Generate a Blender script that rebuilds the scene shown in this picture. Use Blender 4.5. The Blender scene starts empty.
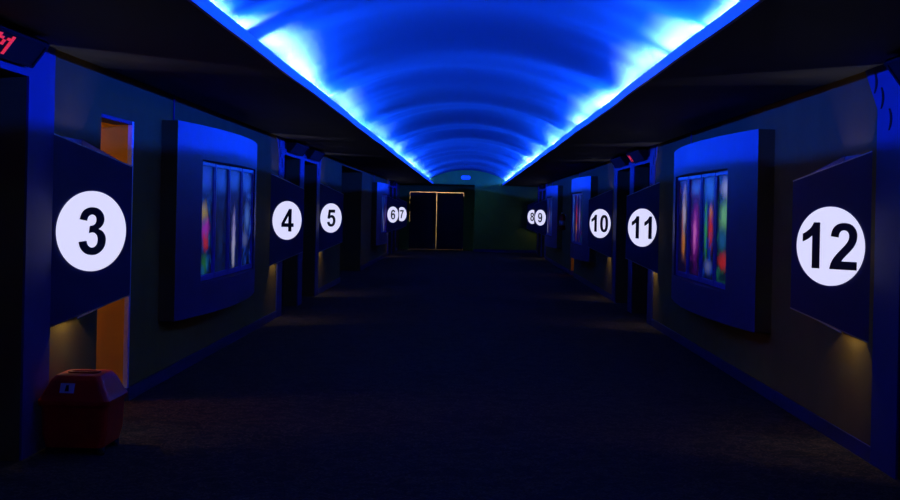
import bpy, bmesh, math, random
from mathutils import Vector, Matrix
random.seed(7)
S = bpy.context.scene
COL = S.collection
PI = math.pi

# ------------------------------------------------------------------ view
S.view_settings.view_transform = 'Standard'
S.view_settings.look = 'None'
S.view_settings.gamma = 1.0
S.view_settings.use_curve_mapping = False
S.view_settings.exposure = 0.0
S.cycles.use_denoising = True
S.cycles.use_light_tree = True
S.cycles.sample_clamp_indirect = 4.0
S.cycles.max_bounces = 8
S.cycles.diffuse_bounces = 5
w = bpy.data.worlds.new('World'); S.world = w; w.use_nodes = True
w.node_tree.nodes['Background'].inputs[0].default_value = (0, 0, 0, 1)
w.node_tree.nodes['Background'].inputs[1].default_value = 0.0

# ------------------------------------------------------------------ camera
F = 1250.0
cam = bpy.data.cameras.new('camera'); co = bpy.data.objects.new('camera', cam); COL.objects.link(co)
cam.sensor_fit = 'HORIZONTAL'; cam.sensor_width = 36.0; cam.lens = 36.0 * F / 900.0
cam.shift_x = -18.0 / 900.0; cam.shift_y = -39.5 / 900.0
cam.clip_start = 0.1; cam.clip_end = 200
co.location = (0.025, 0, 1.5)
ROLL = 0.021
co.matrix_world = Matrix.Translation((0.025, 0, 1.5)) @ Matrix.Rotation(PI / 2, 4, 'X') @ Matrix.Rotation(ROLL, 4, 'Z')
S.camera = co

# ------------------------------------------------------------------ materials
def new_mat(name):
    m = bpy.data.materials.new(name); m.use_nodes = True
    nt = m.node_tree; b = nt.nodes['Principled BSDF']
    return m, nt, b

def paint(name, col, rough=0.6, var=0.12, scale=6.0, bump=0.0, spec=0.3, metal=0.0):
    m, nt, b = new_mat(name)
    tc = nt.nodes.new('ShaderNodeTexCoord'); n = nt.nodes.new('ShaderNodeTexNoise')
    n.inputs['Scale'].default_value = scale; n.inputs['Detail'].default_value = 5
    nt.links.new(tc.outputs['Object'], n.inputs['Vector'])
    r = nt.nodes.new('ShaderNodeValToRGB')
    c0 = [c * (1 - var) for c in col]; c1 = [min(1, c * (1 + var)) for c in col]
    r.color_ramp.elements[0].position = 0.3; r.color_ramp.elements[1].position = 0.7
    r.color_ramp.elements[0].color = (*c0, 1); r.color_ramp.elements[1].color = (*c1, 1)
    nt.links.new(n.outputs['Fac'], r.inputs['Fac']); nt.links.new(r.outputs['Color'], b.inputs['Base Color'])
    b.inputs['Roughness'].default_value = rough; b.inputs['Metallic'].default_value = metal
    b.inputs['Specular IOR Level'].default_value = spec
    if bump > 0:
        n2 = nt.nodes.new('ShaderNodeTexNoise'); n2.inputs['Scale'].default_value = scale * 25
        nt.links.new(tc.outputs['Object'], n2.inputs['Vector'])
        bp = nt.nodes.new('ShaderNodeBump'); bp.inputs['Strength'].default_value = bump; bp.inputs['Distance'].default_value = 0.01
        nt.links.new(n2.outputs['Fac'], bp.inputs['Height']); nt.links.new(bp.outputs['Normal'], b.inputs['Normal'])
    return m

def glow(name, col, strength):
    m, nt, b = new_mat(name)
    b.inputs['Base Color'].default_value = (0.05, 0.05, 0.05, 1)
    b.inputs['Emission Color'].default_value = (*col, 1)
    b.inputs['Emission Strength'].default_value = strength
    return m

M = {}
M['wall'] = paint('olive_wall_paint', (0.19, 0.125, 0.036), 0.9, 0.08, 3.0, 0.15, 0.04)
M['endwall'] = paint('olive_end_wall_paint', (0.18, 0.28, 0.04), 0.9, 0.08, 3.0, 0.15, 0.04)
M['tan'] = paint('tan_wall_paint', (0.62, 0.38, 0.03), 0.7, 0.05, 2.0, 0.1)
M['soffit'] = paint('dark_soffit_paint', (0.045, 0.045, 0.055), 0.7, 0.1, 2.0, 0.2)
M['vault'] = paint('vault_plaster', (0.059, 0.060, 0.064), 0.8, 0.04, 1.0, 0.0)
M['lip'] = paint('cove_lip_paint', (0.7, 0.7, 0.75), 0.5, 0.05, 2.0)
M['blue'] = paint('blue_satin_paint', (0.013, 0.015, 0.16), 0.45, 0.06, 4.0, 0.05)
M['sign'] = paint('navy_sign_laminate', (0.010, 0.011, 0.10), 0.5, 0.05, 4.0)
M['jamb'] = paint('blue_jamb_paint', (0.018, 0.019, 0.15), 0.65, 0.05, 4.0)
M['base'] = paint('blue_baseboard_vinyl', (0.022, 0.025, 0.13), 0.35, 0.1, 8.0)
M['dark'] = paint('black_laminate', (0.006, 0.006, 0.006), 0.8, 0.2, 5.0, 0, 0.1)
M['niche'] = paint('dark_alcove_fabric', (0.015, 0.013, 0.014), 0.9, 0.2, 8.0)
M['metal'] = paint('blue_anodised_frame', (0.10, 0.12, 0.72), 0.3, 0.05, 10.0, 0, 0.5)
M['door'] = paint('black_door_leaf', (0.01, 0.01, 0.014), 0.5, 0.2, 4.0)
M['steel'] = paint('brushed_steel', (0.4, 0.4, 0.42), 0.35, 0.1, 20.0, 0, 0.5, 1.0)
M['red'] = paint('red_moulded_plastic', (0.62, 0.014, 0.006), 0.4, 0.12, 9.0, 0.05)
M['darkred'] = paint('dark_red_plastic', (0.25, 0.008, 0.006), 0.45, 0.12, 9.0)
M['ext'] = paint('red_enamel', (0.35, 0.01, 0.01), 0.25, 0.05, 10.0, 0, 0.5)
M['rubber'] = paint('black_rubber', (0.015, 0.015, 0.015), 0.7, 0.2, 20.0)
M['white'] = paint('white_plastic', (0.75, 0.75, 0.75), 0.4, 0.04, 10.0)
M['pale'] = paint('blue_lit_white_paint', (0.55, 0.6, 0.95), 0.3, 0.03, 5.0)  # white casing; the bluish light on it is put into the colour
M['label'] = paint('pale_label', (0.6, 0.6, 0.62), 0.5, 0.04, 10.0)
M['ink'] = paint('navy_vinyl_numeral', (0.006, 0.007, 0.03), 0.5, 0.1, 10.0)
M['lobby'] = paint('cream_lobby_paint', (0.7, 0.55, 0.38), 0.8, 0.04, 2.0)
M['disc'] = glow('backlit_white_acrylic', (0.70, 0.70, 1.0), 1.0)
M['led'] = glow('red_led_dot', (1.0, 0.03, 0.01), 0.7)
M['ledg'] = glow('green_led_dot', (0.10, 0.25, 0.05), 0.3)

def carpet():
    m, nt, b = new_mat('patterned_dark_carpet')
    tc = nt.nodes.new('ShaderNodeTexCoord')
    v = nt.nodes.new('ShaderNodeTexVoronoi'); v.inputs['Scale'].default_value = 3.2; v.feature = 'DISTANCE_TO_EDGE'
    n = nt.nodes.new('ShaderNodeTexNoise'); n.inputs['Scale'].default_value = 5.0; n.inputs['Detail'].default_value = 6; n.inputs['Distortion'].default_value = 1.5
    nt.links.new(tc.outputs['Object'], n.inputs['Vector'])
    mx = nt.nodes.new('ShaderNodeVectorMath'); mx.operation = 'ADD'
    nt.links.new(tc.outputs['Object'], mx.inputs[0]); nt.links.new(n.outputs['Color'], mx.inputs[1])
    nt.links.new(mx.outputs[0], v.inputs['Vector'])
    r = nt.nodes.new('ShaderNodeValToRGB')
    e = r.color_ramp.elements
    e[0].position = 0.0; e[0].color = (0.085, 0.055, 0.035, 1)
    e[1].position = 0.12; e[1].color = (0.028, 0.024, 0.024, 1)
    x = e.new(0.45); x.color = (0.022, 0.02, 0.02, 1)
    nt.links.new(v.outputs['Distance'], r.inputs['Fac'])
    n2 = nt.nodes.new('ShaderNodeTexNoise'); n2.inputs['Scale'].default_value = 60.0; n2.inputs['Detail'].default_value = 3
    nt.links.new(tc.outputs['Object'], n2.inputs['Vector'])
    r2 = nt.nodes.new('ShaderNodeValToRGB')
    r2.color_ramp.elements[0].position = 0.35; r2.color_ramp.elements[0].color = (0.45, 0.45, 0.45, 1)
    r2.color_ramp.elements[1].position = 0.7; r2.color_ramp.elements[1].color = (1.6, 1.6, 1.6, 1)
    nt.links.new(n2.outputs['Fac'], r2.inputs['Fac'])
    mm = nt.nodes.new('ShaderNodeMix'); mm.data_type = 'RGBA'; mm.blend_type = 'MULTIPLY'; mm.inputs[0].default_value = 1.0
    nt.links.new(r.outputs['Color'], mm.inputs[6]); nt.links.new(r2.outputs['Color'], mm.inputs[7])
    nt.links.new(mm.outputs[2], b.inputs['Base Color'])
    b.inputs['Roughness'].default_value = 0.95; b.inputs['Specular IOR Level'].default_value = 0.1
    bp = nt.nodes.new('ShaderNodeBump'); bp.inputs['Strength'].default_value = 0.5; bp.inputs['Distance'].default_value = 0.01
    nt.links.new(n2.outputs['Fac'], bp.inputs['Height']); nt.links.new(bp.outputs['Normal'], b.inputs['Normal'])
    return m
M['carpet'] = carpet()

def poster_mat(name, cols, blobs, seed, strength=0.4):
    """A backlit printed sheet: dark ground, soft drifts of colour and a few coloured shapes (u, v, ru, rv, colour, k)."""
    m, nt, b = new_mat(name)
    L = nt.links.new
    uv = nt.nodes.new('ShaderNodeUVMap')
    mp = nt.nodes.new('ShaderNodeMapping'); mp.inputs['Location'].default_value = (seed * 1.7, seed * 0.9, 0); mp.inputs['Scale'].default_value = (2.4, 3.4, 1)
    L(uv.outputs['UV'], mp.inputs['Vector'])
    n = nt.nodes.new('ShaderNodeTexNoise'); n.inputs['Scale'].default_value = 2.6; n.inputs['Detail'].default_value = 8; n.inputs['Distortion'].default_value = 0.8
    L(mp.outputs['Vector'], n.inputs['Vector'])
    r = nt.nodes.new('ShaderNodeValToRGB'); e = r.color_ramp.elements
    e[0].position = 0.46; e[0].color = (0.002, 0.002, 0.008, 1)
    e[1].position = 0.80; e[1].color = (*cols[-1], 1)
    for i, c in enumerate(cols[:-1]):
        x = e.new(0.54 + 0.2 * i / max(1, len(cols) - 1)); x.color = (*c, 1)
    L(n.outputs['Fac'], r.inputs['Fac'])
    cur = r.outputs['Color']
    sep = nt.nodes.new('ShaderNodeSeparateXYZ'); L(uv.outputs['UV'], sep.inputs[0])
    for (u, v, ru, rv, c, k) in blobs:
        a = nt.nodes.new('ShaderNodeVectorMath'); a.operation = 'SUBTRACT'; L(uv.outputs['UV'], a.inputs[0]); a.inputs[1].default_value = (u, v, 0)
        d = nt.nodes.new('ShaderNodeVectorMath'); d.operation = 'DIVIDE'; L(a.outputs[0], d.inputs[0]); d.inputs[1].default_value = (ru, rv, 1)
        wv = nt.nodes.new('ShaderNodeVectorMath'); wv.operation = 'LENGTH'; L(d.outputs[0], wv.inputs[0])
        ad = nt.nodes.new('ShaderNodeMath'); ad.operation = 'MULTIPLY_ADD'; L(n.outputs['Fac'], ad.inputs[0]); ad.inputs[1].default_value = 1.6
        L(wv.outputs['Value'], ad.inputs[2])
        mr = nt.nodes.new('ShaderNodeMapRange'); L(ad.outputs[0], mr.inputs['Value'])
        mr.inputs['From Min'].default_value = 1.95; mr.inputs['From Max'].default_value = 1.05
        mr.inputs['To Min'].default_value = 0.0; mr.inputs['To Max'].default_value = k
        mx = nt.nodes.new('ShaderNodeMix'); mx.data_type = 'RGBA'
        L(mr.outputs[0], mx.inputs[0]); L(cur, mx.inputs[6]); mx.inputs[7].default_value = (*c, 1)
        cur = mx.outputs[2]
    b.inputs['Base Color'].default_value = (0.02, 0.02, 0.03, 1)
    b.inputs['Roughness'].default_value = 0.35; b.inputs['Specular IOR Level'].default_value = 0.25
    L(cur, b.inputs['Emission Color']); b.inputs['Emission Strength'].default_value = strength
    return m

# ------------------------------------------------------------------ mesh helpers
class MB:
    def __init__(s): s.bm = bmesh.new()
    def verts(s, pts): return [s.bm.verts.new(p) for p in pts]
    def hexa(s, p):          # 8 points: bottom loop 0-3, top loop 4-7
        v = s.verts(p)
        for f in ((0, 3, 2, 1), (4, 5, 6, 7), (0, 1, 5, 4), (1, 2, 6, 5), (2, 3, 7, 6), (3, 0, 4, 7)):
            s.bm.faces.new([v[i] for i in f])
        return s
    def box(s, x0, x1, y0, y1, z0, z1):
        x0, x1 = sorted((x0, x1)); y0, y1 = sorted((y0, y1)); z0, z1 = sorted((z0, z1))
        return s.hexa([(x0, y0, z0), (x1, y0, z0), (x1, y1, z0), (x0, y1, z0), (x0, y0, z1), (x1, y0, z1), (x1, y1, z1), (x0, y1, z1)])
    def prism(s, loop, vec):  # closed loop of points extruded by vec
        a = s.verts(loop); vec = Vector(vec); b = s.verts([Vector(p) + vec for p in loop]); n = len(a)
        s.bm.faces.new(a[::-1]); s.bm.faces.new(b)
        for i in range(n):
            j = (i + 1) % n; s.bm.faces.new((a[i], a[j], b[j], b[i]))
        return s
    def tube(s, pts, r, seg=10):
        rings = []
        pts = [Vector(p) for p in pts]
        for i, p in enumerate(pts):
            d = (pts[min(i + 1, len(pts) - 1)] - pts[max(i - 1, 0)]).normalized()
            up = Vector((0, 0, 1)) if abs(d.z) < 0.9 else Vector((1, 0, 0))
            a = d.cross(up).normalized(); c = d.cross(a)
            rings.append(s.verts([p + a * (r * math.cos(2 * PI * k / seg)) + c * (r * math.sin(2 * PI * k / seg)) for k in range(seg)]))
        for q in range(len(rings) - 1):
            for k in range(seg):
                l = (k + 1) % seg
                s.bm.faces.new((rings[q][k], rings[q][l], rings[q + 1][l], rings[q + 1][k]))
        s.bm.faces.new(rings[0][::-1]); s.bm.faces.new(rings[-1])
        return s
    def lathe(s, prof, cx=0, cy=0, seg=24):   # (r, z) profile round a vertical axis
        rings = [s.verts([(cx + r * math.cos(2 * PI * k / seg), cy + r * math.sin(2 * PI * k / seg), z) for k in range(seg)]) for r, z in prof]
        for q in range(len(rings) - 1):
            for k in range(seg):
                l = (k + 1) % seg
                s.bm.faces.new((rings[q][k], rings[q][l], rings[q + 1][l], rings[q + 1][k]))
        s.bm.faces.new(rings[0][::-1]); s.bm.faces.new(rings[-1])
        return s
    def loft(s, loops):
        L = [s.verts(l) for l in loops]; n = len(L[0])
        for q in range(len(L) - 1):
            for k in range(n):
                j = (k + 1) % n; s.bm.faces.new((L[q][k], L[q][j], L[q + 1][j], L[q + 1][k]))
        s.bm.faces.new(L[0][::-1]); s.bm.faces.new(L[-1])
        return s
    def build(s, name, mat, parent=None, smooth=False, bevel=0.0, kind=None):
        bmesh.ops.recalc_face_normals(s.bm, faces=s.bm.faces)
        if bevel > 0:
            ed = [e for e in s.bm.edges if len(e.link_faces) == 2 and e.calc_face_angle(0) > 0.6]
            bmesh.ops.bevel(s.bm, geom=ed, offset=bevel, segments=2, affect='EDGES', profile=0.6, clamp_overlap=True)
        me = bpy.data.meshes.new(name); s.bm.to_mesh(me); s.bm.free()
        me.materials.append(mat)
        if smooth:
            for p in me.polygons: p.use_smooth = True
        o = bpy.data.objects.new(name, me); COL.objects.link(o)
        if parent: o.parent = parent
        if kind: o['kind'] = kind
        return o

def struct(name, mb, mat, **k): return mb.build(name, mat, kind='structure', **k)
def thing(name, label, cat, loc, group=None):
    o = bpy.data.objects.new(name, None); COL.objects.link(o); o.location = loc
    o.empty_display_size = 0.1
    o['label'] = label; o['category'] = cat
    if group: o['group'] = group
    return o
def tag(o, label, cat, group=None):
    o['label'] = label; o['category'] = cat
    if group: o['group'] = group
    return o

# ------------------------------------------------------------------ layout (metres)
W = 2.535           # half width of the corridor
CEIL = 2.44
LIP, LIPTOP = 1.265, 2.505
END = 45.5
TH = 0.2
DOORTOP = 2.22
PAIRS = [-13.79, 0.0, 23.1]      # shift of each pair of auditorium doorways
BASE = dict(A=(16.80, 17.25), o1=(17.25, 18.88), B=(18.88, 19.36), o2=(19.36, 21.0), C=(21.0, 21.45))

def openings(side):
    o = []
    for sh in PAIRS:
        for k in ('o1', 'o2'): o.append((BASE[k][0] + sh, BASE[k][1] + sh, DOORTOP))
    if side < 0:
        o.append((8.68, 9.50, 2.12)); o.append((25.2, 30.0, 2.36))
    else:
        o.append((29.3, 30.2, 2.12))
    return sorted(o)

def wall(side, name):
    mb = MB(); y = -4.0; x0, x1 = side * W, side * (W + TH)
    bb = MB(); bx = side * (W - 0.014)
    solid = [sh + BASE[k][i] for sh in PAIRS for k, i in (('A', 0), ('A', 1), ('C', 0), ('C', 1))]
    for a, b, zt in openings(side):
        mb.box(x0, x1, y, a, 0, CEIL + 0.02); mb.box(x0, x1, a, b, zt, CEIL + 0.02)
        y = b
    mb.box(x0, x1, y, END + 1.6, 0, CEIL + 0.02)
    struct(name, mb, M['wall'])
    # baseboard runs between the doorway frames
    cuts = [(sh + BASE['A'][0], sh + BASE['C'][1]) for sh in PAIRS]
    cuts += [(8.68, 9.50), (25.2, 30.0)] if side < 0 else [(29.3, 30.2)]
    y = -4.0
    for a, b in sorted(cuts):
        bb.box(side * (W + 0.01), bx, y, a, 0, 0.10); y = b
    bb.box(side * (W + 0.01), bx, y, END, 0, 0.10)
    struct('baseboard_' + name.split('_')[1], bb, M['base'])
wall(-1, 'wall_left'); wall(1, 'wall_right')
struct('wall_back', MB().box(-W - TH, W + TH, -4.2, -4.0, 0, 3.2), M['wall'])
struct('floor', MB().box(-6.2, 6.2, -4.2, 50.0, -0.1, 0.0), M['carpet'])

# end wall with the shadowed door alcove on the left
REC = 0.26; DY = 46.9
mb = MB(); mb.box(REC, W, END, END + 0.2, 0, 3.2); mb.box(-W, REC, END, END + 0.2, CEIL, 3.2)
struct('wall_end', mb, M['endwall'])
mb = MB()
mb.box(REC, REC + 0.12, END + 0.2, DY + 0.2, 0, CEIL)
DX0, DX1, DZ = -2.17, -0.14, 2.17        # opening for the double doors
mb.box(-W, DX0, DY, DY + 0.15, 0, CEIL); mb.box(DX1, REC + 0.12, DY, DY + 0.15, 0, CEIL); mb.box(DX0, DX1, DY, DY + 0.15, DZ, CEIL)
struct('wall_door_alcove', mb, M['endwall'])
struct('baseboard_end', MB().box(REC - 0.01, W - 0.014, END - 0.014, END, 0, 0.10), M['base'])
struct('ceiling_alcove', MB().box(-W, REC + 0.12, END + 0.2, DY + 0.2, CEIL, CEIL + 0.05), M['soffit'])

# lit lobby beyond the double doors
mb = MB()
mb.box(-W - 0.6, 1.4, 48.6, 48.7, 0, 2.8); mb.box(-W - 0.7, -W - 0.6, DY + 0.15, 48.7, 0, 2.8); mb.box(1.4, 1.5, DY + 0.15, 48.7, 0, 2.8)
mb.box(-W - 0.7, 1.5, DY + 0.15, 48.7, 2.8, 2.85); mb.box(-W - 0.7, -W, DY + 0.1, DY + 0.15, 0, 2.8); mb.box(REC + .12, 1.5, DY + 0.1, DY + 0.15, 0, 2.8); mb.box(-W,REC+.12, DY + 0.1, DY + 0.15, CEIL, 2.8)
struct('wall_lobby', mb, M['lobby'])

# ------------------------------------------------------------------ ceiling: two soffits, lips and a rippled vault
def wob(y): return 0.005 * math.sin(y * 0.9 + 0.4) + 0.003 * math.sin(y * 2.3)
ys = [-4 + i * 0.25 for i in range(int((END + 4) / 0.25) + 1)]
if ys[-1] < END: ys.append(END)
for side, nm in ((-1, 'left'), (1, 'right')):
    mb = MB(); mb.box(side * (LIP + 0.012), side * (W + TH), -4, END, CEIL, CEIL + 0.03)
    struct('ceiling_soffit_' + nm, mb, M['soffit'])
    mb = MB()
    loops = []
    for y in ys:
        o = side * (LIP + wob(y * (1 if side < 0 else 1.13) + (0 if side < 0 else 2)))
        loops.append([(o, y, CEIL - 0.002), (o + side * 0.022, y, CEIL - 0.002), (o + side * 0.022, y, CEIL+0.02), (o + side * 0.02, y, CEIL+0.02),(o + side * 0.02, y, LIPTOP), (o, y, LIPTOP)])
    mb.loft(loops)
    struct('trim_cove_lip_' + nm, mb, M['lip'])

VH, VA, VB = 1.55, 3.01, 2.56
R_ = ((VA - VB) ** 2 + VH ** 2) / (2 * (VA - VB)); ZC = VA - R_
prof = [(-VH - 0.0, CEIL + 0.03)]
NP = 44
for i in range(NP + 1):
    x = -VH + 2 * VH * i / NP
    prof.append((x, ZC + math.sqrt(R_ * R_ - x * x)))
prof.append((VH, CEIL + 0.03))
rnd = random.Random(3)
broad = [(rnd.uniform(0.5, 3.6), rnd.uniform(0, 6.28), rnd.uniform(0.5, 1.0), rnd.uniform(-1.0, 1.0)) for _ in range(10)]
fine = [(rnd.uniform(4.0, 14.0), rnd.uniform(0, 6.28), rnd.uniform(0.4, 1.0), rnd.uniform(-1.0, 1.0)) for _ in range(12)]
def ripple(x, y):       # broad sags in the sheet everywhere, finer puckers only towards the springing
    s = sum(a * math.sin(k * (y + 0.3 * t * x) + p) / (k ** 0.8) for k, p, a, t in broad)
    f = min(1.0, max(0.0, (abs(x) - 0.55) / 0.7)); f = f * f * (3 - 2 * f)
    q = sum(a * math.sin(k * (y + 0.25 * t * x) + p + (2.0 if x > 0 else 0)) / k for k, p, a, t in fine)
    return 0.030 * s + 0.026 * f * q
bm = bmesh.new(); prev = None
y = -4.0; rows = []
while y < END:
    rows.append(y); y += 0.10
rows.append(END + 0.02)
for y in rows:
    cur = []
    for i, (x, z) in enumerate(prof):
        d = ripple(x, y) if 0 < i < len(prof) - 1 else 0
        cur.append(bm.verts.new((x, y, z + d)))
    if prev:
        for i in range(len(cur) - 1): bm.faces.new((prev[i], cur[i], cur[i + 1], prev[i + 1]))
    prev = cur
me = bpy.data.meshes.new('ceiling_vault'); bm.to_mesh(me); bm.free(); me.materials.append(M['vault'])
for p in me.polygons: p.use_smooth = True
o = bpy.data.objects.new('ceiling_vault', me); COL.objects.link(o); o['kind'] = 'structure'

# cove tubes: a row of separate lamps on the ledge behind each lip
LEDC = (0.0005, 0.032, 1.0)
def cove(side, seed, gaps):
    r = random.Random(seed); y = 0.4 + (0.3 if side > 0 else 0); n = 0
    while y < END - 0.5:
        L = r.choice((0.9, 1.2, 1.2, 1.5)); e = r.uniform(0.5, 1.25)
        for g in [v for q in gaps for v in q[:2]]:
            if y + 0.1 < g < y + L: L = g - y
        mid = y + L / 2
        for (g0, g1, k) in gaps:
            if g0 <= mid <= g1: e = k
        for g in [v for q in gaps for v in q[:2]]:
            if y + 0.1 < g < y + L: L = g - y
        mid = y + L / 2
        if y + L > END - 0.05: L = END - 0.05 - y
        def strip(nm, x, z, aim, hh, col, en, spread):
            ld = bpy.data.lights.new(nm, 'AREA'); ld.shape = 'RECTANGLE'; ld.size = L; ld.size_y = hh
            ld.color = col; ld.energy = en * L * e; ld.spread = spread
            lo = bpy.data.objects.new(nm, ld); COL.objects.link(lo)
            # local x along the corridor, -z is the emission
            d = Vector((-side * aim[0], 0, aim[1])).normalized(); zz = -d; xx = Vector((0, 1, 0)); yy = zz.cross(xx)
            lo.matrix_world = Matrix.Translation((side * x, mid, z)) @ Matrix((xx, yy, zz)).transposed().to_4x4()
        strip('cove_tube_light', 1.45, 2.532, (1.0, 0.05), 0.005, LEDC, COVE, PI)
        strip('added_rim_light', 1.405, 2.49, (0.10, 0.99), 0.012, RIMC, RIM * e, math.radians(68))  # added pale strip that whitens the vault edge beside the blue tubes
        y += L + r.choice((0.02, 0.03, 0.05, 0.14))
COVE = 42.0; WASH = 18.5; WASHC = (0.003, 0.075, 1.0); RIM = 17.0; RIMC = (0.26, 0.62, 1.0)
def wash(side, seed, gaps):  # added tilted lights behind the lip, for the bright streaks across the vault
    r = random.Random(seed); y = 0.5
    ks = [(r.uniform(1.2, 9.0), r.uniform(0, 6.28)) for _ in range(6)]
    L = 0.13
    while y < END - 0.2:
        e = 1.0 + 0.42 * sum(math.sin(k * y + p) for k, p in ks) / 1.4
        for (g0, g1, k) in gaps:
            if g0 <= y <= g1: e *= k
        e = max(0.08, e)
        ld = bpy.data.lights.new('added_wash_light', 'AREA'); ld.shape = 'RECTANGLE'; ld.size = L; ld.size_y = 0.015
        ld.color = WASHC; ld.energy = WASH * 0.25 * e; ld.spread = math.radians(125)
        lo = bpy.data.objects.new('added_wash_light', ld); COL.objects.link(lo)
        d = Vector((-side * 0.38, -0.55, 0.74)).normalized(); zz = -d
        xx = (Vector((0, 1, 0)) - d * d.y).normalized(); yy = zz.cross(xx)
        lo.matrix_world = Matrix.Translation((side * 1.375, y, 2.512)) @ Matrix((xx, yy, zz)).transposed().to_4x4()
        y += 0.25
wash(-1, 5, [(5.0, 8.2, 0.9), (8.2, 9.1, 0.12), (9.1, 11.2, 1.35)])
wash(1, 9, [(5.0, 6.2, 0.6), (6.2, 9.5, 1.4)])
cove(-1, 11, [(5.6, 8.05, 1.15), (8.1, 8.65, 0.06), (8.7, 10.9, 1.3)])
cove(1, 23, [(5.0, 9.0, 1.2)])

# ------------------------------------------------------------------ doorway frames, alcoves, doors
tn = [0]
def trim(mb, mat, **k):
    tn[0] += 1
    return struct('trim_%d' % tn[0], mb, mat, **k)

def jamb(side, y0, y1, flare):        # flare: -1 / +1 widens the head along the corridor, 0 plain
    p = 0.014; x0 = side * (W + 0.0); x1 = side * (W - p)
    lo, hi = y0, y1
    fl = 0.26
    loop = [(y0, 0), (y1, 0), (y1, 2.17), (y1 + (fl if flare > 0 else 0), CEIL - 0.002), (y0 - (fl if flare < 0 else 0), CEIL - 0.002), (y0, 2.17)]
    mb = MB().prism([(x0, a, b) for a, b in loop], (x1 - x0, 0, 0))
    mb.box(side * W, side * (W + TH), y0 + 0.001, y1 - 0.001, 0, 0.001)
    j = trim(mb, M['jamb'], bevel=0.006)
    if flare:                          # three dark curved slots stepping down the face
        m = (y0 + y1) / 2
        for k, (dy, z) in enumerate(((0.25, 2.34), (0.12, 2.235), (-0.03, 2.095))):
            pts_o, pts_i = [], []
            for q in range(9):
                a = -1 + 2 * q / 8
                yy = m + flare * (dy + 0.035 * (a * a)) ; zz = z + 0.065 * a
                wd = 0.016 * (1 - 0.55 * a * a) + 0.004
                pts_o.append((yy - wd, zz)); pts_i.append((yy + wd, zz))
            loop = pts_o + pts_i[::-1]
            MB().prism([(side * (W - p + 0.002), a, b) for a, b in loop], (-side * 0.005, 0, 0)).build('slot', M['dark'], j, kind='structure')
    return j

dn = [0]
LEDS = []
SPELL = {0: 'three', 1: 'four', 2: 'five'}
def portal(side, sh, first):
    for k, fl in (('A', -1), ('B', 0), ('C', 1)):
        if side < 0 and sh < -1 and k == 'C': fl = 0
        jamb(side, BASE[k][0] + sh, BASE[k][1] + sh, fl)
    for k in ('o1', 'o2'):
        a, b = BASE[k][0] + sh, BASE[k][1] + sh
        x0, x1 = side * (W + 0.0), side * (W - 0.014)
        trim(MB().box(x0, x1, a, b, DOORTOP, 2.30), M['jamb'])
        trim(MB().box(x0, side * (W - 0.010), a, b, 2.30, CEIL - 0.002), M['dark'])
        # dark alcove and double door
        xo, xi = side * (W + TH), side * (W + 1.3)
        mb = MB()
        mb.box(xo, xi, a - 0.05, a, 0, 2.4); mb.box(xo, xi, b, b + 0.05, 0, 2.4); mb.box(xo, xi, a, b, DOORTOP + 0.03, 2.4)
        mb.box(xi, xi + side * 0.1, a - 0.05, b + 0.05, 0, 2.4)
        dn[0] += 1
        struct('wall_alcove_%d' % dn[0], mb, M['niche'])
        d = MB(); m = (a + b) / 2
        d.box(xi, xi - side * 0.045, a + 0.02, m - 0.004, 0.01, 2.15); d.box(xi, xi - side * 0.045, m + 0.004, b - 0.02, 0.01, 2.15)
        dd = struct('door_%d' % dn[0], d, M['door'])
        for s in (-1, 1):
            MB().tube([(xi - side * 0.05, m + s * 0.09, 0.95), (xi - side * 0.09, m + s * 0.09, 0.97), (xi - side * 0.09, m + s * 0.09, 1.28), (xi - side * 0.05, m + s * 0.09, 1.30)], 0.011).build('door_handle', M['steel'], dd, smooth=True, kind='structure')
for side in (-1, 1):
    for sh in PAIRS: portal(side, sh, 0)

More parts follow.
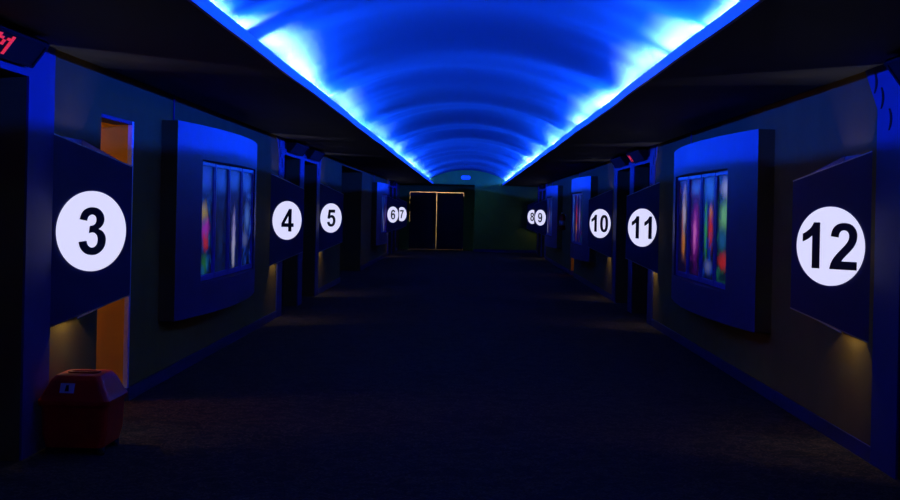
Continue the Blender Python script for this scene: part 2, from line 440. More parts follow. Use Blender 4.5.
# ------------------------------------------------------------------ scrolling LED boxes over the doorways
GLY = {'M': ['10001', '11011', '10101', '10101', '10001', '10001', '10001']}
def ticker(side, k, sh, label, dots):
    a, b = BASE[k][0] + sh, BASE[k][1] + sh
    y0, y1 = a + 0.22, b - 0.05
    x = side * (W - 0.012)
    t = thing('led_message_box', label, 'message display', (x, (y0 + y1) / 2, 2.26), 'led message boxes over the doorways')
    hl = (y1 - y0) / 2
    # wedge section leaning out over the passer-by: deep at the top, shallow at the bottom
    sec = [(0, 0.02), (-side * 0.035, 0.0), (-side * 0.135, 0.135), (-side * 0.12, 0.155), (0, 0.155)]
    MB().prism([(p, -hl, q) for p, q in sec], (0, 2 * hl, 0)).build('housing', M['dark'], t, bevel=0.004)
    A = Vector((-side * 0.035, 0, 0.0)); B = Vector((-side * 0.135, 0, 0.135)); up = (B - A)
    n = Vector((-side * 0.135, 0, -0.10)).normalized()
    # raised bezel round the display window
    mb = MB()
    for (v0, v1, q0, q1) in ((0.03, 0.12, -hl + 0.01, hl - 0.01), (0.88, 0.97, -hl + 0.01, hl - 0.01), (0.12, 0.88, -hl + 0.01, -hl + 0.04), (0.12, 0.88, hl - 0.04, hl - 0.01)):
        pts = [A + up * v0 + Vector((0, q0, 0)), A + up * v1 + Vector((0, q0, 0)), A + up * v1 + Vector((0, q1, 0)), A + up * v0 + Vector((0, q1, 0))]
        mb.prism(pts, n * 0.006)
    mb.build('bezel', M['dark'], t)
    if dots:
        mb = MB(); pit = up.length * 0.68 / 7
        g = GLY['M']
        right_dir = 1 if side < 0 else -1          # reading direction along the corridor
        cy = dots[0]
        for r_, row in enumerate(g):
            for c_, ch in enumerate(row):
                if ch != '1': continue
                ctr = A + up * (0.84 - 0.68 * (r_ + 0.5) / 7) + Vector((0, cy - (y0 + y1) / 2 + right_dir * c_ * pit * dots[1], 0)) + n * 0.001
                e1 = up.normalized() * pit * 0.45; e2 = Vector((0, pit * 0.45 * dots[1], 0))
                mb.prism([ctr - e1 - e2, ctr + e1 - e2, ctr + e1 + e2, ctr - e1 + e2], n * 0.003)
        mb.build('lit_letter', M['led'], t)
    return t
ticker(-1, 'o2', -13.79, 'tilted message box with a red dotted letter above the nearest left doorway', (6.46, 2.8))
ticker(1, 'o2', -13.79, 'dark tilted message box above the doorway beside sign 12', None)
ticker(-1, 'o1', 0, 'dark tilted message box over the doorway beside sign 4', None)
ticker(-1, 'o2', 0, 'dark tilted message box over the doorway beside sign 5', None)
ticker(1, 'o1', 0, 'message box with dim red lit dots over the doorway beside sign 11', (18.75, 2.4))
ticker(1, 'o2', 0, 'dark tilted message box over the doorway beside sign 10', None)
ticker(-1, 'o1', 23.1, 'small far message box over the doorway beside sign 6', None)
ticker(1, 'o1', 23.1, 'small far message box over the doorway beside sign 9', None)

# ------------------------------------------------------------------ numbered wedge signs
U = Vector((0.629, 0.777)); TIP = 0.593
def _flat(path):          # ('x,y' lines, 4-tuples are quadratic curves) -> list of points
    out = []
    for p in path:
        if len(p) == 2: out.append(p)
        else:
            x0, y0 = out[-1]; cx, cy, x1, y1 = p
            for k in range(1, 6):
                t = k / 5; out.append(((1 - t) ** 2 * x0 + 2 * t * (1 - t) * cx + t * t * x1, (1 - t) ** 2 * y0 + 2 * t * (1 - t) * cy + t * t * y1))
    if abs(out[0][0] - out[-1][0]) + abs(out[0][1] - out[-1][1]) < 1: out.pop()
    return out
D = {}
D['1'] = [[(806,0),(525,0),(525,1059),(371,915,162,846),(162,1101),(272,1137,401,1237),(530,1338,578,1472),(806,1472)]]
D['2'] = [[(1036,261),(1036,0),(51,0),(67,148,147,280),(227,413,463,632),(653,809,696,872),(754,959,754,1044),(754,1138,703,1188),(653,1239,564,1239),(476,1239,424,1186),(372,1133,364,1010),(84,1038),(109,1270,241,1371),(373,1472,571,1472),(788,1472,912,1355),(1036,1238,1036,1064),(1036,965,1000,875),(965,786,888,688),(837,623,704,501),(571,379,535,339),(500,299,478,261)]]
D['3'] = [[(77,389),(349,422),(362,318,419,263),(476,208,557,208),(644,208,703,274),(763,340,763,452),(763,558,706,620),(649,682,567,682),(513,682,438,661),(469,890),(583,887,643,939),(703,992,703,1079),(703,1153,659,1197),(615,1241,542,1241),(470,1241,419,1191),(368,1141,357,1045),(98,1089),(125,1222,179,1301),(234,1381,331,1426),(429,1472,550,1472),(757,1472,882,1340),(985,1232,985,1096),(985,903,774,788),(900,761,975,667),(1051,573,1051,440),(1051,247,910,111),(769,-25,559,-25),(360,-25,229,89),(98,204,77,389)]]
D['4'] = [[(638,0),(638,295),(38,295),(38,541),(674,1472),(910,1472),(910,542),(1092,542),(1092,295),(910,295),(910,0)],[(638,542),(638,1043),(301,542)]]
D['5'] = [[(91,377),(371,406),(383,311,442,255),(501,200,578,200),(666,200,727,271),(788,343,788,487),(788,622,727,689),(667,757,570,757),(449,757,353,650),(125,683),(269,1446),(1012,1446),(1012,1183),(482,1183),(438,934),(532,981,630,981),(817,981,947,845),(1077,709,1077,492),(1077,311,972,169),(829,-25,575,-25),(372,-25,244,84),(116,193,91,377)]]
D['6'] = [[(1041,1107),(769,1077),(759,1161,717,1201),(675,1241,608,1241),(519,1241,457,1161),(396,1081,380,828),(485,952,641,952),(817,952,942,818),(1068,684,1068,472),(1068,247,936,111),(804,-25,597,-25),(375,-25,232,147),(89,320,89,713),(89,1116,238,1294),(387,1472,625,1472),(792,1472,901,1378),(1011,1285,1041,1107)],
          [(404,449),(404,312,467,237),(530,163,611,163),(689,163,741,224),(793,285,793,424),(793,567,737,633),(681,700,597,700),(516,700,460,636),(404,573,404,449)]]
D['7'] = [[(87,1185),(87,1446),(1050,1446),(1050,1241),(931,1124,808,905),(685,686,620,439),(556,193,557,0),(285,0),(292,303,410,618),(528,933,725,1185)]]
D['8'] = [[(326,790),(217,836,167,916),(118,997,118,1093),(118,1257,232,1364),(347,1471,558,1471),(767,1471,882,1364),(998,1257,998,1093),(998,991,945,911),(892,832,796,790),(918,741,981,647),(1045,553,1045,430),(1045,227,915,100),(786,-27,571,-27),(371,-27,238,78),(81,202,81,418),(81,537,140,636),(199,736,326,790)],
          [(384,1070),(384,986,431,939),(479,892,558,892),(638,892,686,939),(734,987,734,1071),(734,1150,686,1197),(639,1245,561,1245),(480,1245,432,1197),(384,1149,384,1070)],
          [(358,442),(358,325,418,260),(478,194,567,194),(654,194,711,256),(768,319,768,437),(768,540,710,602),(652,665,563,665),(460,665,409,594),(358,523,358,442)]]
D['9'] = [[tuple((1130 - v) if q % 2 == 0 else (1447 - v) for q, v in enumerate(p)) for p in lp] for lp in D['6']]
D['0'] = [[(569,1472),(800,1472,920,1290),(1043,1085,1043,723),(1043,361,920,160),(800,-25,565,-25),(330,-25,212,160),(89,361,89,723),(89,1085,212,1290),(335,1472,569,1472)],
          [(565,1238),(655,1238,705,1090),(754,950,754,723),(754,496,705,356),(655,208,565,208),(475,208,427,356),(376,496,376,723),(376,950,427,1090),(475,1238,565,1238)]]
def digit_mesh(ch):
    cu = bpy.data.curves.new('d', 'CURVE'); cu.dimensions = '2D'; cu.fill_mode = 'BOTH'; cu.extrude = 0.004
    for lp in D[ch]:
        pts = _flat(lp); sp = cu.splines.new('POLY'); sp.points.add(len(pts) - 1); sp.use_cyclic_u = True
        for p, (x, y) in zip(sp.points, pts): p.co = (x * NK, y * NK, 0, 1)
    ob = bpy.data.objects.new('d', cu); COL.objects.link(ob)
    dg = bpy.context.evaluated_depsgraph_get(); dg.update()
    me = bpy.data.meshes.new_from_object(ob.evaluated_get(dg))
    bpy.data.objects.remove(ob); bpy.data.curves.remove(cu)
    bm = bmesh.new(); bm.from_mesh(me); bmesh.ops.remove_doubles(bm, verts=bm.verts, dist=1e-5); bm.to_mesh(me); bm.free()
    return me
NK = 0.297 / 1472

LAMP = 5.0
def wedge_sign(side, y, num, label, lamp=1.0):
    t = thing('number_sign', label, 'sign', (side * W, y, 0), 'numbered auditorium signs')
    s = side
    def P(q, n, z):     # point on the front panel: q along it, n out of its face
        ux, uy = -s * U.x, U.y; nx, ny = -s * U.y, -U.x
        return Vector((ux * q + nx * n, uy * q + ny * n, z))
    z0, z1, t0, t1 = 0.73, 1.92, 0.904, 1.738
    f = MB().hexa([P(0, -0.03, z0), P(TIP, -0.03, t0), P(TIP, 0, t0), P(0, 0, z0), P(0, -0.03, z1), P(TIP, -0.03, t1), P(TIP, 0, t1), P(0, 0, z1)])
    f.build('front_panel', M['sign'], t, bevel=0.003)
    tip = P(TIP, -0.03, 0); back = Vector((-s * 0.0, 0.58, 0))
    th = Vector((0, 0.025, 0))
    b = MB().hexa([Vector((tip.x, tip.y, t0)), Vector((0, 0.56, z0)), Vector((0, 0.585, z0)), Vector((tip.x, tip.y + 0.025, t0)),
                   Vector((tip.x, tip.y, t1)), Vector((0, 0.56, z1)), Vector((0, 0.585, z1)), Vector((tip.x, tip.y + 0.025, t1))])
    b.build('rear_panel', M['sign'], t, bevel=0.003)
    # thin bright metal strip along the lower and upper edge
    MB().hexa([P(0.005, -0.031, z0 - 0.004), P(TIP, -0.031, t0 - 0.004), P(TIP, 0.001, t0 - 0.004), P(0.005, 0.001, z0 - 0.004),
               P(0.005, -0.031, z0 + 0.004), P(TIP, -0.031, t0 + 0.004), P(TIP, 0.001, t0 + 0.004), P(0.005, 0.001, z0 + 0.004)]).build('edge_strip', M['steel'], t)
    MB().hexa([P(0.005, -0.031, z1 - 0.004), P(TIP, -0.031, t1 - 0.004), P(TIP, 0.001, t1 - 0.004), P(0.005, 0.001, z1 - 0.004),
               P(0.005, -0.031, z1 + 0.004), P(TIP, -0.031, t1 + 0.004), P(TIP, 0.001, t1 + 0.004), P(0.005, 0.001, z1 + 0.004)]).build('edge_strip', M['steel'], t)
    MB().box(-s * 0.0, -s * 0.012, 0.045, 0.55, z0 + 0.03, z1 - 0.01).build('backplate', M['blue'], t)
    # tube lamp inside the wedge
    lp = MB().tube([(-s * 0.10, 0.36, 1.12), (-s * 0.10, 0.36, 1.52)], 0.012).build('lamp_tube', M['white'], t, smooth=True)
    c = P(0.292, 0, 1.32)
    mb = MB(); N = 64; R = 0.253
    loop = [P(0.292 + R * math.cos(2 * PI * k / N), 0.0, 1.32 + R * math.sin(2 * PI * k / N)) for k in range(N)]
    nv = P(0, 0.010, 0) - P(0, 0, 0)
    d = mb.prism(loop, nv).build('number_disc', M['disc'], t)
    ax = Vector((-s * U.x, U.y, 0)) * (-s)      # reading direction
    up = Vector((0, 0, 1)); nn = ax.cross(up)
    rot = Matrix((ax, up, nn)).transposed().to_4x4()
    txt = str(num)
    x0 = min(p[0] for p in _flat(D[txt[0]][0])); x1 = max(p[0] for p in _flat(D[txt[-1]][0])) + 1139 * (len(txt) - 1)
    for q, ch in enumerate(txt):
        me = digit_mesh(ch)
        me.transform(Matrix.Translation(((1139 * q - (x0 + x1) / 2) * NK, -723 * NK, 0)))
        me.transform(Matrix.Translation(c + nn * 0.0115) @ rot)
        me.materials.clear(); me.materials.append(M['ink'])
        o = bpy.data.objects.new('numeral', me); COL.objects.link(o); o.parent = d
        o['label'] = 'dark navy numeral ' + ch
    if lamp:
        for z, lc in ((1.60, (0.82, 0.80, 1.0)), (0.90, (1.0, 0.80, 0.42))):
            ld = bpy.data.lights.new('sign_lamp', 'POINT'); ld.energy = LAMP * lamp * (1.0 if z > 1.3 else 0.9); ld.color = lc; ld.shadow_soft_size = 0.02
            lo = bpy.data.objects.new('sign_lamp', ld); COL.objects.link(lo); lo.location = (s * W - s * 0.06, y + 0.27, z)
    return t

E = {3: (-1, 7.67), 4: (-1, 16.2), 5: (-1, 21.46), 6: (-1, 39.3), 7: (-1, 44.57),
     12: (1, 7.78), 11: (1, 16.42), 10: (1, 21.72), 9: (1, 39.85), 8: (1, 44.82)}
LAB = {3: 'large navy wedge sign with lit number 3 above the red bin',
       4: 'navy wedge sign with lit number 4 after the near left poster case',
       5: 'navy wedge sign with lit number 5 beside the dark side passage',
       6: 'small far navy wedge sign with lit number 6',
       7: 'smallest far navy wedge sign with lit number 7 near the double doors',
       12: 'large navy wedge sign with lit number 12 beside the slotted blue frame',
       11: 'navy wedge sign with lit number 11 beyond the near right poster case',
       10: 'navy wedge sign with lit number 10 in front of the second right poster case',
       9: 'small far navy wedge sign with lit number 9 behind the far right poster case',
       8: 'smallest far navy wedge sign with lit number 8 by the end wall'}
for n, (sd, yy) in E.items(): wedge_sign(sd, yy, n, LAB[n], 0.10 if n in (7, 8) else 1.0)

# ------------------------------------------------------------------ bowed poster cases and their posters
B_, O_, R1, G_, Y_, P_, Wt = (0.02, 0.08, 0.9), (0.9, 0.3, 0.04), (0.8, 0.03, 0.02), (0.06, 0.6, 0.1), (0.8, 0.6, 0.1), (0.55, 0.04, 0.75), (0.7, 0.75, 1.0)
PM = {}
def pm(key, *a): PM[key] = poster_mat('backlit_print_' + key, *a)  # blue blobs along the top edge paint in the vault's reflection
pm('carnival', [(0.0, 0.02, 0.25), (0.02, 0.25, 0.5)], [(0.5, 0.42, 0.32, 0.12, P_, 0.9), (0.55, 0.30, 0.25, 0.10, R1, 0.8), (0.4, 0.58, 0.3, 0.10, Y_, 0.6), (0.5, 0.88, 0.5, 0.12, B_, 0.9), (0.5, 0.1, 0.3, 0.1, G_, 0.3)], 1.0)
pm('night', [(0.0, 0.01, 0.10), (0.01, 0.05, 0.3)], [(0.5, 0.88, 0.5, 0.14, (0.02, 0.13, 1.0), 0.75), (0.5, 0.3, 0.2, 0.2, (0.01, 0.03, 0.15), 0.8)], 2.0)
pm('beam', [(0.0, 0.01, 0.12), (0.02, 0.03, 0.3)], [(0.5, 0.32, 0.20, 0.30, (0.45, 0.40, 1.0), 0.95), (0.5, 0.18, 0.14, 0.22, Wt, 0.7), (0.5, 0.90, 0.5, 0.12, (0.02, 0.13, 1.0), 0.75)], 3.0)
pm('storm', [(0.0, 0.02, 0.3), (0.02, 0.10, 0.7), (0.1, 0.3, 1.0)], [(0.6, 0.52, 0.3, 0.16, (0.1, 0.25, 0.9), 0.9), (0.4, 0.28, 0.3, 0.10, (0.15, 0.2, 0.6), 0.8), (0.5, 0.88, 0.5, 0.10, (0.02, 0.13, 1.0), 0.75)], 4.0)
pm('flame', [(0.0, 0.0, 0.03), (0.15, 0.03, 0.01)], [(0.45, 0.65, 0.22, 0.30, (0.7, 0.6, 0.8), 0.9), (0.45, 0.30, 0.18, 0.16, O_, 0.9), (0.6, 0.45, 0.1, 0.3, (0.5, 0.12, 0.05), 0.8)], 5.0)
pm('magenta', [(0.02, 0.0, 0.08), (0.25, 0.01, 0.35)], [(0.5, 0.45, 0.35, 0.30, (0.45, 0.02, 0.6), 0.9), (0.55, 0.42, 0.16, 0.20, (1.0, 0.25, 0.85), 0.9), (0.5, 0.90, 0.5, 0.08, (0.05, 0.2, 0.9), 0.8)], 6.0)
pm('parrot', [(0.0, 0.02, 0.3), (0.01, 0.12, 0.9)], [(0.35, 0.50, 0.2, 0.22, R1, 0.95), (0.35, 0.66, 0.16, 0.08, O_, 0.8), (0.75, 0.5, 0.14, 0.3, G_, 0.7), (0.5, 0.88, 0.5, 0.14, (0.03, 0.2, 1.0), 0.9), (0.5, 0.12, 0.35, 0.08, (0.2, 0.25, 0.7), 0.7)], 7.0)
pm('meadow', [(0.0, 0.03, 0.05), (0.03, 0.3, 0.12)], [(0.5, 0.62, 0.4, 0.16, (0.25, 0.75, 0.3), 0.9), (0.5, 0.2, 0.4, 0.10, R1, 0.8), (0.45, 0.88, 0.35, 0.10, Wt, 0.6), (0.6, 0.40, 0.35, 0.12, (0.02, 0.2, 0.6), 0.7)], 8.0)
pm('ember', [(0.03, 0.0, 0.05), (0.4, 0.05, 0.02)], [(0.5, 0.55, 0.3, 0.25, R1, 0.9), (0.5, 0.3, 0.3, 0.12, O_, 0.8)], 9.0)
pm('violet', [(0.02, 0.0, 0.10), (0.15, 0.05, 0.5)], [(0.5, 0.5, 0.3, 0.25, (0.35, 0.2, 0.9), 0.8)], 10.0)

CB0, CB1, EDGE, BOW = 0.525, 2.20, 0.135, 0.15
WZ0, WZ1 = 0.81, 1.90; PLANE = 0.165
def poster_case(side, y, label, posters):
    s = side
    LEN, WIN0, WIN1 = (3.9, 0.62, 3.40) if s < 0 else (4.2, 0.76, 3.62)
    def bow(v): t = (v - LEN / 2) / (LEN / 2); return EDGE + BOW * (1 - t * t)
    z_off = 0.0 if s < 0 else 0.02
    t = thing('poster_case', label, 'poster case', (s * W, y, z_off), 'bowed wall poster cases')
    def X(v, inset=0.0): return -s * (bow(v) - inset)
    N = 36
    cols = sorted(set([LEN * i / N for i in range(N + 1)] + [WIN0, WIN1]))
    zs = [CB0, WZ0, WZ1, CB1]
    mb = MB(); bm = mb.bm
    g = {}
    for i, v in enumerate(cols):
        for j, z in enumerate(zs): g[i, j] = bm.verts.new((X(v), v, z))
    bk = {}
    for i, v in enumerate(cols):
        bk[i, 0] = bm.verts.new((0, v, CB0)); bk[i, 1] = bm.verts.new((0, v, CB1))
    for i in range(len(cols) - 1):
        inw = cols[i] >= WIN0 - 1e-6 and cols[i + 1] <= WIN1 + 1e-6
        for j in range(3):
            if inw and j == 1: continue
            bm.faces.new((g[i, j], g[i + 1, j], g[i + 1, j + 1], g[i, j + 1]))
        bm.faces.new((bk[i, 0], bk[i + 1, 0], g[i + 1, 0], g[i, 0])); bm.faces.new((bk[i, 1], bk[i + 1, 1], g[i + 1, 3], g[i, 3]))
        bm.faces.new((bk[i, 0], bk[i + 1, 0], bk[i + 1, 1], bk[i, 1]))
    e = len(cols) - 1
    # reveal round the window
    ins = 0.07
    ci = [i for i, v in enumerate(cols) if WIN0 - 1e-6 <= v <= WIN1 + 1e-6]
    rv = {i: (bm.verts.new((-s * PLANE, cols[i], WZ0)), bm.verts.new((-s * PLANE, cols[i], WZ1))) for i in ci}
    for a, b in zip(ci[:-1], ci[1:]):
        bm.faces.new((g[a, 1], g[b, 1], rv[b][0], rv[a][0])); bm.faces.new((g[a, 2], g[b, 2], rv[b][1], rv[a][1]))
        bm.faces.new((rv[a][0], rv[b][0], rv[b][1], rv[a][1]))
    for i in (ci[0], ci[-1]): bm.faces.new((g[i, 1], g[i, 2], rv[i][1], rv[i][0]))
    mb.build('body', M['blue'], t)
    for v0 in (0.0, LEN):      # wall-coloured end panels closing the bowed front
        vv = -0.004 if v0 == 0 else LEN + 0.004
        MB().box(0, -s * (EDGE - 0.002), v0, vv, CB0 + 0.001, CB1 - 0.001).build('end_panel', M['wall'], t)
    # conduit from the ceiling to the top of the case
    v = 0.28 if s < 0 else LEN - 0.5
    MB().tube([(-s * 0.03, v, CB1 - 0.01), (-s * 0.03, v, CEIL)], 0.007).build('conduit', M['blue'], t, smooth=True)
    # four framed doors
    wd = (WIN1 - WIN0) / 4
    order = range(4)
    for k in order:
        a, b = WIN0 + wd * k + 0.012, WIN0 + wd * (k + 1) - 0.012
        def Q(u, z, n):     # u 0..1 along the door, n towards the corridor
            return Vector((-s * (PLANE + 0.002 + n), a + (b - a) * u, z))
        fw = 0.045 / (b - a); za, zb = WZ0 + 0.006, WZ1 - 0.006
        mb = MB()
        for (u0, u1, q0, q1) in ((0, 1, za, za + 0.05), (0, 1, zb - 0.04, zb), (0, fw, za + 0.05, zb - 0.04), (1 - fw, 1, za + 0.05, zb - 0.04)):
            mb.prism([Q(u0, q0, 0), Q(u1, q0, 0), Q(u1, q1, 0), Q(u0, q1, 0)], Q(0, 0, 0.022) - Q(0, 0, 0))
        fr = mb.build('frame', M['metal'], t, bevel=0.004)
        key, plab = posters[k]
        o = thing_poster(side, y, [Q(fw + 0.002, za + 0.052, 0.004), Q(1 - fw - 0.002, za + 0.052, 0.004), Q(1 - fw - 0.002, zb - 0.042, 0.004), Q(fw + 0.002, zb - 0.042, 0.004)], Q(0, 0, 0.003) - Q(0, 0, 0), key, plab)
    return t
def thing_poster(side, y, q, n, key, lab):
    base = Vector((side * W, y, 0.0 if side < 0 else 0.02))
    c = (q[0] + q[1]) / 2
    bm = bmesh.new()
    v0 = [bm.verts.new(p - c) for p in q]; v1 = [bm.verts.new(p - c + n) for p in q]
    uvl = bm.loops.layers.uv.new('UVMap')
    fs = [bm.faces.new(v0), bm.faces.new(v1)] + [bm.faces.new((v0[i], v0[(i + 1) % 4], v1[(i + 1) % 4], v1[i])) for i in range(4)]
    uvs = [(0, 0), (1, 0), (1, 1), (0, 1)]
    for f in fs[:2]:
        for l, u in zip(f.loops, uvs): l[uvl].uv = u
    bmesh.ops.recalc_face_normals(bm, faces=bm.faces)
    me = bpy.data.meshes.new('film_poster'); bm.to_mesh(me); bm.free(); me.materials.append(PM[key])
    o = bpy.data.objects.new('film_poster', me); COL.objects.link(o); o.location = base + c
    tag(o, lab, 'poster', 'backlit posters in the wall cases')
    return o

poster_case(-1, 10.40, 'large bowed blue poster case between signs 3 and 4',
    [('carnival', 'backlit poster with purple and red patches, nearest in the case before sign 4'),
     ('night', 'mostly black backlit poster with a blue reflection painted on its top, second in the case before sign 4'),
     ('beam', 'backlit poster with a pale violet beam, third in the case before sign 4'),
     ('storm', 'backlit blue and white poster, farthest in the case before sign 4')])
poster_case(1, 10.28, 'large bowed blue poster case between signs 11 and 12',
    [('meadow', 'backlit green poster with red along its foot, nearest in the case before sign 11'),
     ('parrot', 'backlit blue poster with a red shape, second in the case before sign 11'),
     ('magenta', 'backlit magenta poster, third in the case before sign 11'),
     ('flame', 'backlit dark poster with a pale and orange streak, farthest in the case before sign 11')])
poster_case(1, 24.3, 'bowed blue poster case half hidden behind sign 10',
    [('meadow', 'backlit green poster, nearest in the case behind sign 10'),
     ('violet', 'backlit violet poster, second in the case behind sign 10'),
     ('ember', 'backlit red poster, third in the case behind sign 10'),
     ('storm', 'backlit blue poster, farthest in the case behind sign 10')])
poster_case(-1, 33.2, 'small far blue poster case on the left before sign 6',
    [('night', 'dim backlit poster, nearest in the far case before sign 6'),
     ('storm', 'blue backlit poster, second in the far case before sign 6'),
     ('beam', 'pale streaked backlit poster, third in the far case before sign 6'),
     ('violet', 'violet backlit poster, farthest in the far case before sign 6')])
poster_case(1, 33.2, 'small far blue poster case on the right before sign 9',
    [('night', 'dim backlit poster, nearest in the far case before sign 9'),
     ('storm', 'blue backlit poster, second in the far case before sign 9'),
     ('violet', 'violet backlit poster, third in the far case before sign 9'),
     ('beam', 'pale streaked backlit poster, farthest in the far case before sign 9')])

# ------------------------------------------------------------------ side passages
def passage(side, y0, y1, top, depth, wallmat, nm):
    xo, xi = side * (W + 0.0), side * (W + depth)
    mb = MB()
    mb.box(side * (W + 0.002), xi, y1 - 0.012, y1 + 0.1, 0, 2.12)
    mb.box(xi, xi + side * 0.1, y0 - 0.1, y1 + 0.1, 0, 2.42)
    mb.box(side * (W + TH), xi, y0 - 0.1, y0, 0, 2.42)
    mb.box(side * (W + TH), xi, y0, y1, top, top + 0.05)
    return struct('wall_passage_' + nm, mb, wallmat)
def lamp(loc, e, col, r=0.05, name='passage_lamp'):
    ld = bpy.data.lights.new(name, 'POINT'); ld.energy = e; ld.color = col; ld.shadow_soft_size = r
    lo = bpy.data.objects.new(name, ld); COL.objects.link(lo); lo.location = loc
passage(-1, 8.68, 9.50, 2.12, 2.2, M['tan'], 'left')
struct('baseboard_passage_left', MB().box(-W - 2.2, -W, 9.476, 9.49, 0, 0.10), M['base'])
trim(MB().box(-W - 0.028, -W + 0.006, 9.470, 9.512, 0.10, 2.12), M['pale'])
trim(MB().box(-W - 0.15, -W + 0.003, 8.68, 9.50, 2.095, 2.12), M['jamb'])
lamp((-W - 1.5, 8.95, 1.85), 13.0, (1.0, 0.55, 0.18))
passage(1, 29.3, 30.2, 2.12, 2.2, M['tan'], 'right')
struct('baseboard_passage_right', MB().box(W, W + 2.2, 30.176, 30.19, 0, 0.10), M['base'])
lamp((W + 1.2, 29.6, 1.7), 7.0, (1.0, 0.50, 0.15))
# wide dark side hall on the left
mb = MB()
xi = -W - 3.0
mb.box(-W - 0.2, xi, 30.0, 30.1, 0, 2.42); mb.box(xi, xi - 0.1, 25.1, 30.1, 0, 2.42); mb.box(-W - 0.2, xi, 25.1, 25.2, 0, 2.42); mb.box(-W - 0.2, xi, 25.2, 30.0, 2.36, 2.42)
struct('wall_side_hall', mb, M['wall'])

# ------------------------------------------------------------------ double doors at the end
dn[0] += 1
mid = (DX0 + DX1) / 2; G = 0.018
d = MB(); d.box(DX0 + G, mid - G * 0.8, DY + 0.03, DY + 0.075, 0.02, DZ - G * 1.5); d.box(mid + G * 0.8, DX1 - G, DY + 0.03, DY + 0.075, 0.02, DZ - G * 1.5)
dd = struct('door_%d' % dn[0], d, M['door'])
sl = MB()
for z0_, z1_ in ((0.02, 1.02), (1.30, 1.34), (1.42, 1.72), (1.80, 1.90)): sl.box(DX0, DX0 + G, DY + 0.035, DY + 0.07, z0_, z1_)
sl.box(DX1 - G, DX1, DY + 0.035, DY + 0.07, 0.10, 2.0)
sl.build('door_seal', M['rubber'], dd, kind='structure')
for s in (-1, 1):
    MB().tube([(mid + s * 0.12, DY + 0.03, 0.95), (mid + s * 0.12, DY - 0.02, 0.97), (mid + s * 0.12, DY - 0.02, 1.25), (mid + s * 0.12, DY + 0.03, 1.27)], 0.012).build('door_handle', M['dark'], dd, smooth=True, kind='structure')
lamp((-0.9, 47.6, 2.6), 60.0, (1.0, 0.78, 0.52), 0.1, 'lobby_lamp')

# emergency light above the alcove
ex = thing('emergency_light', 'small rounded white wall light under the vault above the double doors', 'emergency light', (-0.08, END, 2.62))
st = [(0.10 + 0.075 * math.cos(a * PI / 10 - PI / 2), 0.075 + 0.075 * math.sin(a * PI / 10 - PI / 2)) for a in range(11)]
st += [(-x, z) for x, z in st[::-1]]
MB().prism([(x, -0.06, z) for x, z in st], (0, 0.06, 0)).build('housing', M['white'], ex)
for s in (-1, 1):
    MB().lathe([(0.03, 0), (0.045, 0.01), (0.05, 0.05), (0.03, 0.06)], s * 0.09, -0.06).build('lamp_head', M['white'], ex, smooth=True)

# ------------------------------------------------------------------ red lidded bin by the left wall
BX, BY = -2.285, 7.60
bn = thing('lidded_bin', 'dark red plastic bin with sloped lid on the carpet below sign 3', 'bin', (BX, BY, 0))
def rr(wx, wy, z, r=0.04, n=4, oy=0):
    pts = []; wx *= 0.89
    for cx, cy, a0 in ((wx - r, wy - r, 0), (-wx + r, wy - r, PI / 2), (-wx + r, -wy + r, PI), (wx - r, -wy + r, 1.5 * PI)):
        for k in range(n + 1):
            a = a0 + (PI / 2) * k / n
            pts.append((cx + r * math.cos(a), cy + r * math.sin(a) + oy, z))
    return pts
MB().loft([rr(0.195, 0.195, 0.045), rr(0.215, 0.205, 0.12), rr(0.222, 0.210, 0.285), rr(0.222, 0.210, 0.30)]).build('body', M['red'], bn, bevel=0.0)
MB().loft([rr(0.236, 0.225, 0.292), rr(0.240, 0.228, 0.305), rr(0.240, 0.228, 0.325), rr(0.225, 0.215, 0.345), rr(0.175, 0.170, 0.44), rr(0.150, 0.150, 0.465), rr(0.13, 0.13, 0.468)]).build('lid', M['red'], bn)
MB().loft([rr(0.105, 0.05, 0.466, 0.03), rr(0.105, 0.05, 0.476, 0.03), rr(0.085, 0.035, 0.476, 0.025), rr(0.085, 0.035, 0.469, 0.025)]).build('lid_grip', M['darkred'], bn)
lb = MB(); ya = lambda z: -(0.215 + (0.170 - 0.215) * (z - 0.345) / 0.095)
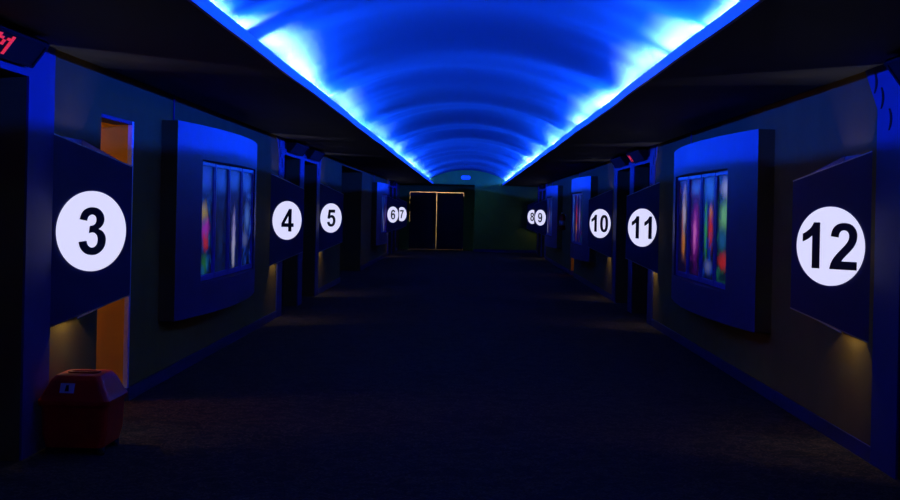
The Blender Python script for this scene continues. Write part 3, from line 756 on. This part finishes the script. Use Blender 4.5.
lb.hexa([(-0.085, ya(.37) - 0.003, .37), (0.0, ya(.37) - 0.003, .37), (0.0, ya(.37) + 0.002, .37), (-0.085, ya(.37) + 0.002, .37),
         (-0.085, ya(.425) - 0.003, .425), (0.0, ya(.425) - 0.003, .425), (0.0, ya(.425) + 0.002, .425), (-0.085, ya(.425) + 0.002, .425)])
l_ = lb.build('label', M['label'], bn)
lb = MB()
lb.hexa([(-0.055, ya(.38) - 0.005, .38), (-0.030, ya(.38) - 0.005, .38), (-0.030, ya(.38) - 0.002, .38), (-0.055, ya(.38) - 0.002, .38),
         (-0.050, ya(.415) - 0.005, .415), (-0.035, ya(.415) - 0.005, .415), (-0.035, ya(.415) - 0.002, .415), (-0.050, ya(.415) - 0.002, .415)])
lb.build('label_mark', M['dark'], l_)
for sx in (-1, 1):
    for sy in (-1, 1):
        MB().lathe([(0.022, 0), (0.026, 0.008), (0.026, 0.04), (0.02, 0.05)], sx * 0.15, sy * 0.15, 14).build('foot', M['rubber'], bn, smooth=True)

# ------------------------------------------------------------------ fire extinguisher on the right wall
fx = thing('fire_extinguisher', 'dark red fire extinguisher on the wall between the two far right poster cases', 'fire extinguisher', (W + 0.003, 32.0, 1.05))
MB().lathe([(0.05, 0.0), (0.075, 0.012), (0.078, 0.03), (0.078, 0.33), (0.065, 0.375), (0.03, 0.40), (0.025, 0.42)], -0.095, 0).build('cylinder', M['ext'], fx, smooth=True)
MB().box(-0.115, -0.075, -0.03, 0.03, 0.42, 0.45).build('valve', M['steel'], fx, bevel=0.004)
MB().box(-0.105, -0.085, -0.10, 0.03, 0.452, 0.465).box(-0.105, -0.085, -0.09, 0.02, 0.485, 0.497).build('handle', M['rubber'], fx, bevel=0.003)
MB().tube([(-0.095, 0.03, 0.435), (-0.10, 0.085, 0.42), (-0.10, 0.10, 0.33), (-0.10, 0.095, 0.12)], 0.012).build('hose', M['rubber'], fx, smooth=True)
MB().box(0.0, -0.02, -0.03, 0.03, 0.05, 0.40).build('wall_bracket', M['steel'], fx)
MB().lathe([(0.0795, 0.12), (0.0795, 0.24)], -0.095, 0).build('label_band', M['label'], fx, smooth=True)

# added warm fill, out of view overhead, for the red bin and near carpet
lamp((-0.9, 2.6, 2.30), 3.2, (1.0, 0.55, 0.36), 0.08, 'near_fill_light')
